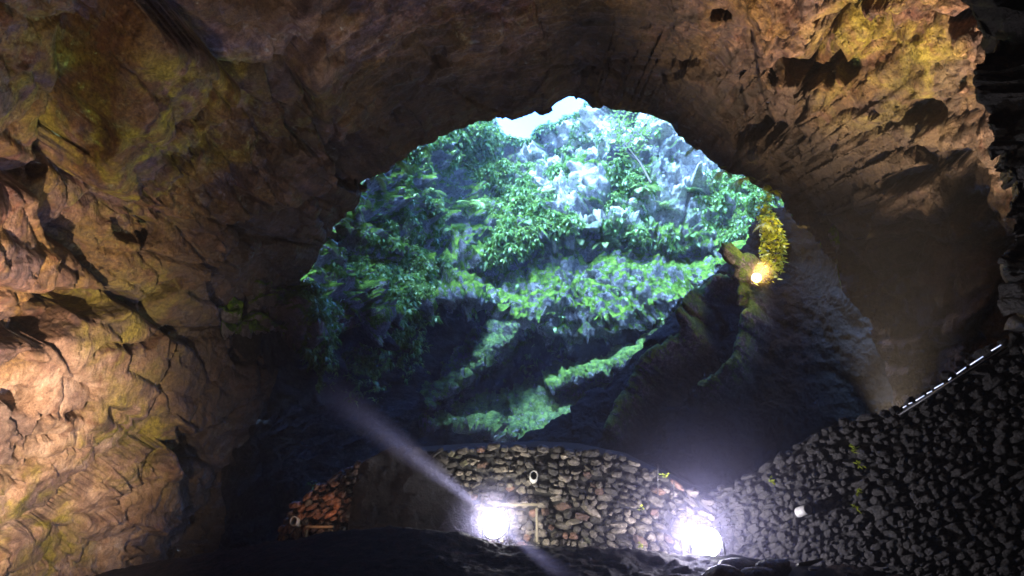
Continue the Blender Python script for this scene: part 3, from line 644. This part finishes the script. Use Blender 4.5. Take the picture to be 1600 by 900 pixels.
# single ferns one can tell apart
spots = [(905,378,1.5,7,'large bluish fern on the ledge at the centre of the shaft wall','fern2'),(948,384,1.2,6,'spreading fern just right of the large central fern','fern2'),
 (880,392,1.0,6,'fern at the left foot of the large central fern','fern'),(737,322,1.5,7,'bright fern sticking out left of centre, below the upper dark hollow','fern2'),
 (705,365,1.0,6,'fern above the left end of the moss slope','fern'),(820,352,1.2,6,'fern hanging over the recess left of centre','fern'),(1000,300,1.3,6,'fern near the right side of the bright bare rock','fern2'),
 (1040,330,1.3,7,'broad fern on the right part of the shaft wall','fern2'),(1075,300,1.2,6,'fern high on the right near the lip','fern'),(670,300,1.2,6,'fern in the upper left of the shaft wall','fern2'),
 (725,245,1.3,6,'yellow green fern near the left end of the sky gap','fern2'),(620,390,1.0,6,'dim fern on the left side wall','fern'),(560,430,1.0,6,'lowest dim fern on the left side wall','fern'),
 (860,305,1.1,6,'fern at the centre of the shaft wall just above the recess','fern2'),(985,395,1.0,6,'small fern on the moss slope right of centre','fern'),(1085,372,1.1,6,'fern over the right end of the moss slope','fern'),
 (760,360,1.0,6,'fern low on the steep wall above the moss slope','fern'),(595,345,1.1,6,'fern beside the lip on the left side wall','fern'),(935,430,.8,5,'small dark fern amid the moss slope','fern'),(1130,385,.9,5,'fern at the right tip of the moss slope','fern2')]
for (x, y, s, nf, lab, mt) in spots: make_fern(on_wall(x, y), s, nf, (0.1, -1), lab, 'ferns growing on the shaft wall', mt)
# ferns rooted on the lip, their fronds hanging into the opening
rim3 = P2.reshape(NU, NV, 3)[:, 0]; rpx, rpy, _ = proj(rim3)
def on_lip(px, py):
    return rim3[np.argmin((rpx - px) ** 2 + (rpy - py) ** 2)]
lips = [(660,236,.9,'fern hanging from the lip above the upper left'),(625,258,1.0,'fern hanging from the lip left of the uppermost left one'),(590,280,1.1,'bright fern hanging at the bend of the lip on the left'),(560,312,.9,'fern below the bend of the left lip'),
 (530,345,.9,'thin fern halfway down the left lip'),(508,380,1.0,'fern low on the left lip'),(488,420,.9,'lowest fern on the left lip'),
 (1085,240,.7,'small fern on the right lip near its top'),(1130,275,1.15,'bright green fern hanging from the right lip'),(1158,292,1.1,'leafy fern at the corner of the right lip')]
for (x, y, s, lab) in lips:
    p = on_lip(x, y); make_fern(p + FW * .25 + np.array([0, 0, .05]), s * .55, 9, (-1 if x > 830 else 1, -.5), lab, 'ferns hanging from the lip of the opening', 'fern2', .35, 1.4)
# creeper strands hanging on the left side wall
def creeper(px, py, ln, label, grp):
    p = on_wall(px, py) + np.array([0, -.5, 0]); root = empty('creeper', p); tag(root, label, 'creeper', grp)
    pts = [np.array([.12 * math.sin(k * 1.3 + px), .08 * math.cos(k * 1.9), -ln * k / 9]) for k in range(10)]
    MB().tube(pts, .018, 5).build('stem', M['stem'], root)
    rg = np.random.default_rng(int(px)); n = 90; t = rg.uniform(0, 1, n); pos = np.array([pts[int(a * 8.99)] for a in t]) + rg.normal(0, .10, (n, 3)); pos[:, 2] -= rg.uniform(0, .2, n)
    lv = np.array([(0, 0, 0), (.05, .03, 0), (.12, 0, -.02), (.05, -.03, 0)]) * .55; V = []; F = []
    for k in range(n):
        a = rg.uniform(0, 6.3); c, s_ = math.cos(a), math.sin(a); tl = rg.uniform(-1, .3)
        Rm = np.array([[c * math.cos(tl), s_ * math.cos(tl), math.sin(tl)], [-s_, c, 0], [0, 0, 1]]); V.append(lv @ Rm * rg.uniform(.8, 1.8) + pos[k]); F.append(np.array([[0, 1, 2, 3]]) + 4 * k)
    mesh_np('leaves', np.concatenate(V), np.concatenate(F), M['fern2'], root)
for (x, y, ln, lab) in [(522,430,2.6,'long creeper hanging down the left side wall'),(508,455,2.0,'creeper nearest the left rock wall'),(545,400,2.2,'creeper beside the left lip ferns'),(600,420,1.8,'short creeper at the right of the left side wall'),(640,330,1.8,'creeper high on the left side wall')]:
    creeper(x, y, ln, lab, 'creepers hanging on the left side wall')
# little tree on the bright rock
p = on_wall(1012, 300) + np.array([0, -.8, 0]); tr = empty('sapling', p); tag(tr, 'thin leaning sapling in front of the bright bare rock', 'tree')
tp = [np.array(a) for a in [(0, 0, 0), (-.5, -.1, 1.2), (-1.2, -.2, 2.3), (-1.4, -.2, 3.2), (-1.1, -.2, 4.2)]]
MB().tube(tp, [.07, .06, .05, .03, .015], 6).tube([tp[2], tp[2] + [.9, 0, .8]], [.03, .01], 5).tube([tp[1], tp[1] + [-.8, 0, .9]], [.03, .01], 5).build('trunk', M['stem'], tr)
rg = np.random.default_rng(9); cen = np.array([tp[4], tp[3], tp[2] + [.9, 0, .8], tp[1] + [-.8, 0, .9]]); V = []; F = []
lv = np.array([(0, 0, 0), (.08, .05, 0), (.2, 0, -.03), (.08, -.05, 0)])
for k in range(420):
    c0 = cen[rg.integers(0, 4)] + rg.normal(0, .42, 3); a, tl = rg.uniform(0, 6.3), rg.uniform(-.9, .6); c, s_ = math.cos(a), math.sin(a)
    Rm = np.array([[c * math.cos(tl), s_ * math.cos(tl), math.sin(tl)], [-s_, c, 0], [0, 0, 1]]); V.append(lv @ Rm * rg.uniform(.7, 1.4) + c0); F.append(np.array([[0, 1, 2, 3]]) + 4 * k)
mesh_np('crown', np.concatenate(V), np.concatenate(F), M['fern2'], tr)

# ---------------------------------------------------------------- lamps
def spot(name, loc, tgt, power, col, ang, blend=.6, rad=.15, parent=None):
    l = bpy.data.lights.new(name, 'SPOT'); l.energy = power; l.color = col; l.spot_size = R(ang); l.spot_blend = blend; l.shadow_soft_size = rad
    o_ = bpy.data.objects.new(name, l); sc.collection.objects.link(o_); d_ = Vector(tgt) - Vector(loc)
    o_.rotation_euler = d_.to_track_quat('-Z', 'Y').to_euler(); o_.location = loc; o_.parent = parent; return o_
def floodlight(p, face, label, r=.26, power=300, col=(.86, .84, 1.), mat='flood', grp=None, name='floodlight', lampname='lamp', shade=150):
    p = np.asarray(p, float); f = np.asarray(face, float); f = f / np.linalg.norm(f); s_ = np.cross(f, [0, 0, 1.]); s_ /= np.linalg.norm(s_); u = np.cross(s_, f)
    root = empty(name, p - np.array([0, 0, r * 1.5])); tag(root, label, 'floodlight', grp); c = np.array([0, 0, r * 1.5])
    # round housing with a rim, lathed about the facing axis
    def lathe(prof, nm, mt, n=28):
        V, F = [], []
        for (rad, ax_) in prof:
            for k in range(n):
                w = 2 * math.pi * k / n; V.append(c + f * ax_ + (s_ * math.cos(w) + u * math.sin(w)) * rad)
        m = len(prof); F = [(a * n + k, a * n + (k + 1) % n, (a + 1) * n + (k + 1) % n, (a + 1) * n + k) for a in range(m - 1) for k in range(n)]
        mb = MB(); mb.add(V, F); return mb.build(nm, M[mt], root, True)
    lathe([(.001, -r * 1.0), (r * .45, -r * .95), (r * .8, -r * .5), (r * .98, -.03), (r * .98, .0), (r * .93, .0)], 'housing', 'metal')
    lathe([(.001, r * .22), (r * .35, r * .2), (r * .7, r * .14), (r * .99, .012)], 'glass', mat)
    MB().tube([c + s_ * r * 1.1, c + s_ * r * 1.15 - [0, 0, r * 1.45], c - s_ * r * 1.15 - [0, 0, r * 1.45], c - s_ * r * 1.1], .025, 6).build('bracket', M['metal'], root)
    l = bpy.data.lights.new(lampname, 'SPOT'); l.energy = power; l.color = col; l.shadow_soft_size = r * .6; l.spot_size = R(shade); l.spot_blend = .5
    o_ = bpy.data.objects.new(lampname, l); sc.collection.objects.link(o_); o_.parent = root; o_.location = c + f * (r * .4 + .05); o_.rotation_euler = Vector(f).to_track_quat('-Z', 'Y').to_euler()
    return root
pA = at(775, 823, 12.6); pB = at(1104, 848, 11.9)
floodlight(pA, (-.25, -.6, .25), 'left of the two glaring white floodlights in front of the stone wall', .23, 18, (.95, .93, 1.), 'flood', 'glaring floodlights on the floor', shade=125)
floodlight(pB, (-.5, -.8, .15), 'right of the two glaring floodlights, where the two stone walls meet', .26, 26, (.62, .58, 1.), 'flood', 'glaring floodlights on the floor', shade=118)
def point(name, loc, power, col, rad):
    l = bpy.data.lights.new(name, 'POINT'); l.energy = power; l.color = col; l.shadow_soft_size = rad; o_ = bpy.data.objects.new(name, l); sc.collection.objects.link(o_); o_.location = loc; return o_
# spill of the two floodlights on the wall behind them
point('floodlight_spill', pA + np.array([.12, .42, .12]), 24, (1, .93, .82), .1)
point('floodlight_spill', pB + np.array([-.12, .42, .12]), 48, (.95, .88, 1), .1)
point('floodlight_spill', pB + np.array([.12, .42, .12]), 6, (.8, .8, 1.), .1)
# narrow beam from the left floodlight up through the damp air
spot('beam_lamp', pA + np.array([0, -.45, .1]), at(500, 600, 13.0), 120, (.85, .88, 1.), 8, .9, .05)
# small warm lamp on the buttress with the yellow fern over it
pC = on_but(1182, 434, .35)
floodlight(pC, (-.15, -1, -.25), 'small warm spotlight glowing beside the yellow fern', .15, 3, (1, .6, .25), 'bulb', shade=160)
point('warm_lamp_spill', on_but(1196, 415, 1.4), 16, (1, .66, .2), .1)
c0 = on_but(1208, 380, .3); cr = empty('creeper', c0); tag(cr, 'dense yellow green creeper glowing in the light of the small warm lamp', 'creeper')
line = np.array([(1199,312,5),(1196,330,9),(1208,350,16),(1214,372,17),(1214,395,19),(1210,415,18),(1198,432,15)], float); V = []; F = []; rg = np.random.default_rng(4)
lv = np.array([(0, 0, 0), (.05, .04, 0), (.13, .015, -.01), (.16, 0, -.02), (.13, -.015, -.01), (.05, -.04, 0)])
for k in range(1500):
    t = rg.uniform(0, 6); a = [np.interp(t, range(7), line[:, i_]) for i_ in range(3)]; p = on_but(a[0] + rg.uniform(-1, 1) * a[2] - a[2] * .4, a[1] + rg.normal(0, 6), rg.uniform(.1, .45))
    az, tl = rg.uniform(-2.9, -.2), rg.uniform(-1.3, .2); c_, s_ = math.cos(az), math.sin(az); tw = rg.uniform(-1, 1)
    X_ = np.array([c_ * math.cos(tl), s_ * math.cos(tl), math.sin(tl)]); Y_ = np.array([-s_, c_, 0]) * math.cos(tw) + np.cross(X_, [-s_, c_, 0]) * math.sin(tw)
    V.append((lv[:, :1] * X_ + lv[:, 1:2] * Y_) * rg.uniform(.6, 1.5) + p - c0); F.append(np.array([[0, 1, 2, 5], [5, 2, 3, 4]]) + 6 * k)
mesh_np('leaves', np.concatenate(V), np.concatenate(F), M['yfern'], cr)
MB().tube([on_but(x, y, .1) - c0 for x, y, _ in line], .025, 5).build('stem', M['stem'], cr)
make_fern(on_but(1197, 352, .4), .55, 9, (-.5, -1), 'yellow green fern at the left of the glowing creeper', 'yellow lit ferns round the warm lamp', 'yfern', .5, 1.3)
make_fern(on_but(1200, 425, .4), .5, 8, (-.2, -1), 'small yellow fern right beside the warm lamp', 'yellow lit ferns round the warm lamp', 'yfern', .2, 1.5)
make_fern(on_lip(1188, 290) - FW * .4, .35, 7, (-.3, -.8), 'tiny yellow fern hanging alone highest above the warm lamp', None, 'yfern', .8, 1.2)
make_fern(on_lip(1200, 305) - FW * .3, .35, 7, (-.3, -.8), 'little yellow fern just under the tiny topmost one', None, 'yfern', .7, 1.2)
point('warm_lamp_spill', on_but(1196, 350, 1.5), 22, (1, .66, .2), .1)
# warm lamps of the chamber, standing low beside the path
spot('path_lamp', (-5.6, 7.2, 2.0), at(-300, 640, 11), 1350, (1, .76, .55), 100, 1., .04)
spot('path_lamp', (-2.5, 4.6, 1.0), at(330, -260, 14), 120, (1, .72, .54), 92, 1., .05)
spot('path_lamp', at(1400, 705, 12.3), at(1370, -20, 15.5), 1600, (1, .74, .47), 66, 1., .04)
spot('red_lamp', at(505, 838, 13.9), at(500, 780, 15), 4, (1, .46, .26), 75, .8, .05)

# ---------------------------------------------------------------- small things
def frame(px, py, d, w, h, label):
    p = at(px, py, d); root = empty('lamp_frame', p); tag(root, label, 'timber frame', 'timber frames behind the lamps')
    MB().box((0, 0, h), (w, .10, .05), None, .01).build('lintel', M['wood'], root); MB().box((w / 2 - .03, 0, h / 2 - .03), (.05, .09, h - .06), None, .01).build('post', M['wood'], root)
    MB().box((-w / 2 + .03, 0, h / 2 - .03), (.05, .09, h - .06), None, .01).build('post', M['wood'], root)
frame(812, 848, 13.4, .75, .72, 'pale timber frame behind the left floodlight'); frame(1096, 868, 13.15, .72, .85, 'pale timber frame behind the right floodlight'); frame(497, 845, 14.5, .6, .28, 'low timber frame at the foot of the reddish stones')
def pipe(px, py, d, label, r=.085):
    p = at(px, py, d); V, F = [], []; n = 20
    for (rad, y_) in ((r, .3), (r, -.12), (r * .72, -.12), (r * .72, .3)):
        for k in range(n): w = 2 * math.pi * k / n; V.append((rad * math.cos(w), y_, rad * math.sin(w) * 1.25))
    F = [(a * n + k, a * n + (k + 1) % n, (a + 1) * n + (k + 1) % n, (a + 1) * n + k) for a in range(3) for k in range(n)]
    mb = MB(); mb.add(V, F); o_ = mb.build('drain_pipe', M['pipe'], None, True); o_.location = p; tag(o_, label, 'pipe', 'drain pipe ends in the stone walls')
pipe(834, 744, 13.75, 'pale round pipe end in the wall above the left floodlight'); pipe(461, 815, 14.85, 'pipe end in the reddish left end of the wall'); pipe(1258, 797, 11.85, 'white oval pipe end in the dark right-hand wall', .07)
# handrail arc and thin posts
ps = [at(x, y, 14.3) for x, y in ((895,700),(915,700),(935,702),(955,707),(975,715),(988,722))]
c0 = ps[0]; hr = MB().tube([p - c0 for p in ps], .022, 6).build('handrail', M['steel'], None, True); hr.location = c0; tag(hr, 'thin curved steel handrail above the stone wall', 'handrail')
for (x, y0, y1, lab) in ((1028, 726, 775, 'thin taller rod standing on the stone wall'), (1053, 752, 775, 'thin shorter rod standing on the stone wall')):
    a, b = at(x, y1, 13.2), at(x, y0, 13.2); r_ = MB().tube([a - a, (b - a) * .9, b - a], .010, 6).build('rod', M['metal'], None, True); r_.location = a; tag(r_, lab, 'rod')
# handrail along the top of the right wall; its glints are painted as glowing dashes
root = empty('stair_rail', at(1410, 642, 10.6)); c0 = np.array(root.location); tag(root, 'stair handrail along the top of the dark right-hand wall, its blue white glints made as glowing dashes', 'handrail')
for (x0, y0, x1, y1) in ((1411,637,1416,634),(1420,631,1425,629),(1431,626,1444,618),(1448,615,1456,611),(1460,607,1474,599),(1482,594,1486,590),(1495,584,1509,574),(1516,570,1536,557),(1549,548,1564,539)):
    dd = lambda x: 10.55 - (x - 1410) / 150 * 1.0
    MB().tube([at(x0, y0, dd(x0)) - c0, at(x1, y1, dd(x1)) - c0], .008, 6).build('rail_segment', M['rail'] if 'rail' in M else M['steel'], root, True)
a, b = at(1404, 643, 10.6) - c0, at(1572, 537, 9.5) - c0
MB().tube([a - [0, 0, .05], b - [0, 0, .05]], .018, 6).build('rail_bar', M['metal'], root, True)
# pale lying panel
p = at(1267, 880, 10.2); root = empty('white_panel', p, (0, 0, R(8))); tag(root, 'pale flat panel lying on the floor below the right-hand wall', 'panel')
mb = MB(); mb.add([(-.2, 0, 0), (.24, .05, .08), (.12, .25, .0), (-.14, .2, -.01), (-.2, 0, -.03), (.24, .05, .05), (.12, .25, -.03), (-.14, .2, -.04)], [(0, 1, 2, 3), (7, 6, 5, 4), (0, 4, 5, 1), (1, 5, 6, 2), (2, 6, 7, 3), (3, 7, 4, 0)])
mb.build('sheet', M['pipe'], root); MB().box((0, -.02, -.09), (.12, .05, .03), None, .008).build('foot', M['pipe'], root)
# rubble
def boulder(px, py, d, r, label, seed, grp='loose rocks at the bottom', mat='stone', tone=.4):
    v = IV * (1 + .35 * fbm(IV * 1.2 + seed, 3, 3)[:, None] + .12 * fbm(IV * 4 + seed, 2, 9)[:, None]) * np.array([r * 1.25, r, r * .7])
    o_ = mesh_np('loose_rock', v, IF, M[mat], None, True, dict(tone=np.full(len(v), tone))); o_.location = at(px, py, d); tag(o_, label, 'rock', grp)
boulder(1150,890,10.8,.28,'large loose rock below the right floodlight',3); boulder(1210,888,10.6,.22,'loose rock between the largest one and the pale panel',5); boulder(1128,905,10.2,.26,'loose rock half cut off by the bottom edge',8)
boulder(1185,900,10.3,.2,'low loose rock in front of the others',12); boulder(905,862,12,.05,'small reddish stone on the crest of the floor',21,None,'stone',.9)
boulder(480,860,12.2,.1,'small stone at the left end of the floor crest',33,None)
# weeds on the right wall
def weed(px, py, d, s, label):
    p = at(px, py, d); V = []; F = []; rg = np.random.default_rng(int(px)); lv = np.array([(0, 0, 0), (.03, .025, 0), (.08, 0, -.01), (.03, -.025, 0)])
    for k in range(14):
        a, tl = rg.uniform(-3.1, 0), rg.uniform(-.9, .9); c, s_ = math.cos(a), math.sin(a)
        Rm = np.array([[c * math.cos(tl), s_ * math.cos(tl), math.sin(tl)], [-s_, c, 0], [0, 0, 1]]); V.append(lv @ Rm * s * rg.uniform(.7, 1.4) + rg.normal(0, .025, 3)); F.append(np.array([[0, 1, 2, 3]]) + 4 * k)
    o_ = mesh_np('weed', np.concatenate(V), np.concatenate(F), M['yfern']); o_.location = p; tag(o_, label, 'weed', 'small weeds on the stone walls')
for (x, y, d, lab) in ((1332,700,11.2,'uppermost yellow green weed on the right-hand wall'),(1341,726,11.2,'second yellow green weed from the top of the right-hand wall'),(1342,768,11.2,'third weed down the right-hand wall'),(1336,792,11.2,'lowest weed on the right-hand wall'),
    (1205,752,12.3,'weed on the right-hand wall near the floodlight'),(1040,742,13.3,'yellow weed on top of the curved stone wall'),(1001,792,13.3,'weed in the middle of the curved stone wall'),(1002,852,13.2,'weed low on the curved stone wall')):
    weed(x, y, d, 1., lab)

bpy.data.objects.remove(fr_me); bpy.data.objects.remove(rb_proto)
# ---------------------------------------------------------------- haze
hz = MB().box((0, 15, 16), (44, 70, 40)).build('haze', M['dark']); hm = bpy.data.materials.new('damp_air'); hm.use_nodes = True
t_ = hm.node_tree; t_.nodes.remove(t_.nodes['Principled BSDF']); pv = t_.nodes.new('ShaderNodeVolumePrincipled'); pv.inputs['Density'].default_value = .0012; pv.inputs['Color'].default_value = (.85, .88, 1, 1); pv.inputs['Anisotropy'].default_value = .3
t_.links.new(pv.outputs[0], [x for x in t_.nodes if x.type == 'OUTPUT_MATERIAL'][0].inputs['Volume'])
hz.data.materials[0] = hm
def mist(name, p, r_, dens, label, tgt=None, r0=.05, r1=.6):
    if tgt is None:
        iv, if_ = ico(2); o_ = mesh_np(name, iv * r_, if_, M['dark']); o_.location = p
    else:
        d_ = Vector(tgt) - Vector(p); ln = d_.length; V = []; n = 20
        for k in range(9):
            for j in range(n): w = 2 * math.pi * j / n; rr_ = r0 + (r1 - r0) * k / 8; V.append((rr_ * math.cos(w), rr_ * math.sin(w), ln * k / 8))
        F = [(a * n + j, a * n + (j + 1) % n, (a + 1) * n + (j + 1) % n, (a + 1) * n + j) for a in range(8) for j in range(n)] + [tuple(range(n))[::-1], tuple(8 * n + j for j in range(n))]
        mb = MB(); mb.add(V, F); o_ = mb.build(name, M['dark']); o_.location = p; o_.rotation_euler = d_.to_track_quat('Z', 'Y').to_euler()
    mm = bpy.data.materials.new(name); mm.use_nodes = True; t_ = mm.node_tree; t_.nodes.remove(t_.nodes['Principled BSDF'])
    v_ = t_.nodes.new('ShaderNodeVolumePrincipled'); v_.inputs['Color'].default_value = (.66, .64, 1, 1)
    tc = t_.nodes.new('ShaderNodeTexCoord')
    def mth(op, a, b=0.):
        q = t_.nodes.new('ShaderNodeMath'); q.operation = op
        for i, x in enumerate((a, b)):
            if hasattr(x, 'is_linked'): t_.links.new(x, q.inputs[i])
            else: q.inputs[i].default_value = x
        return q.outputs[0]
    sp = t_.nodes.new('ShaderNodeSeparateXYZ'); t_.links.new(tc.outputs['Object'], sp.inputs[0])
    if tgt is None:
        le = t_.nodes.new('ShaderNodeVectorMath'); le.operation = 'LENGTH'; t_.links.new(tc.outputs['Object'], le.inputs[0])
        f = mth('MAXIMUM', mth('SUBTRACT', 1., mth('DIVIDE', le.outputs['Value'], r_)), 0.); f = mth('POWER', f, 3.)
    else:
        rad = mth('SQRT', mth('ADD', mth('MULTIPLY', sp.outputs[0], sp.outputs[0]), mth('MULTIPLY', sp.outputs[1], sp.outputs[1])))
        rz = mth('ADD', r0, mth('MULTIPLY', sp.outputs[2], (r1 - r0) / ln)); f = mth('MAXIMUM', mth('SUBTRACT', 1., mth('DIVIDE', rad, rz)), 0.)
        f = mth('MULTIPLY', f, mth('MAXIMUM', mth('SUBTRACT', 1., mth('DIVIDE', sp.outputs[2], ln)), 0.))
    t_.links.new(mth('MULTIPLY', f, dens), v_.inputs['Density'])
    t_.links.new(v_.outputs[0], [x for x in t_.nodes if x.type == 'OUTPUT_MATERIAL'][0].inputs['Volume'])
    o_.data.materials[0] = mm; tag(o_, label, 'mist', None, 'stuff'); return o_
mist('mist', pA + np.array([0, -.3, 0]), 1.2, .42, 'mist thickened to imitate the glare round the left floodlight')  # dense local mist doubles as the lens bloom of the floodlights
mist('mist', pB + np.array([.05, -.3, .05]), 3.4, .07, 'bluish mist thickened to imitate the glare round the right floodlight')
hm_ = mist('mist', at(838, 178, 21.0), 2.8, .12, 'blue puff of haze added for the bloom round the sky gap')  # blue volume added in place of lens bloom over the gap
[setattr(n_.inputs['Color'], 'default_value', (.35, .5, 1, 1)) for n_ in hm_.data.materials[0].node_tree.nodes if n_.type == 'PRINCIPLED_VOLUME']
hm2 = mist('mist', pC + np.array([0, -.3, 0]), .65, .9, 'small orange glow of mist round the warm lamp')
[setattr(n_.inputs['Color'], 'default_value', (1, .8, .6, 1)) for n_ in hm2.data.materials[0].node_tree.nodes if n_.type == 'PRINCIPLED_VOLUME']
mist('light_beam', pA + np.array([0, -.45, .1]), 0, .6, 'beam of lit mist rising up left from the left floodlight', at(500, 600, 13.0), .05, .5)
mist('light_beam', pA + np.array([.15, -.5, -.1]), 0, .5, 'short beam of lit mist running down right from the left floodlight', at(915, 925, 8.4), .07, .2)
spot('beam_lamp', pA + np.array([.1, -.5, -.05]), at(915, 925, 8.4), 60, (.8, .82, 1.), 9, .9, .04)
tag(hz, 'thin damp air filling the cave and the shaft', 'haze', None, 'stuff')
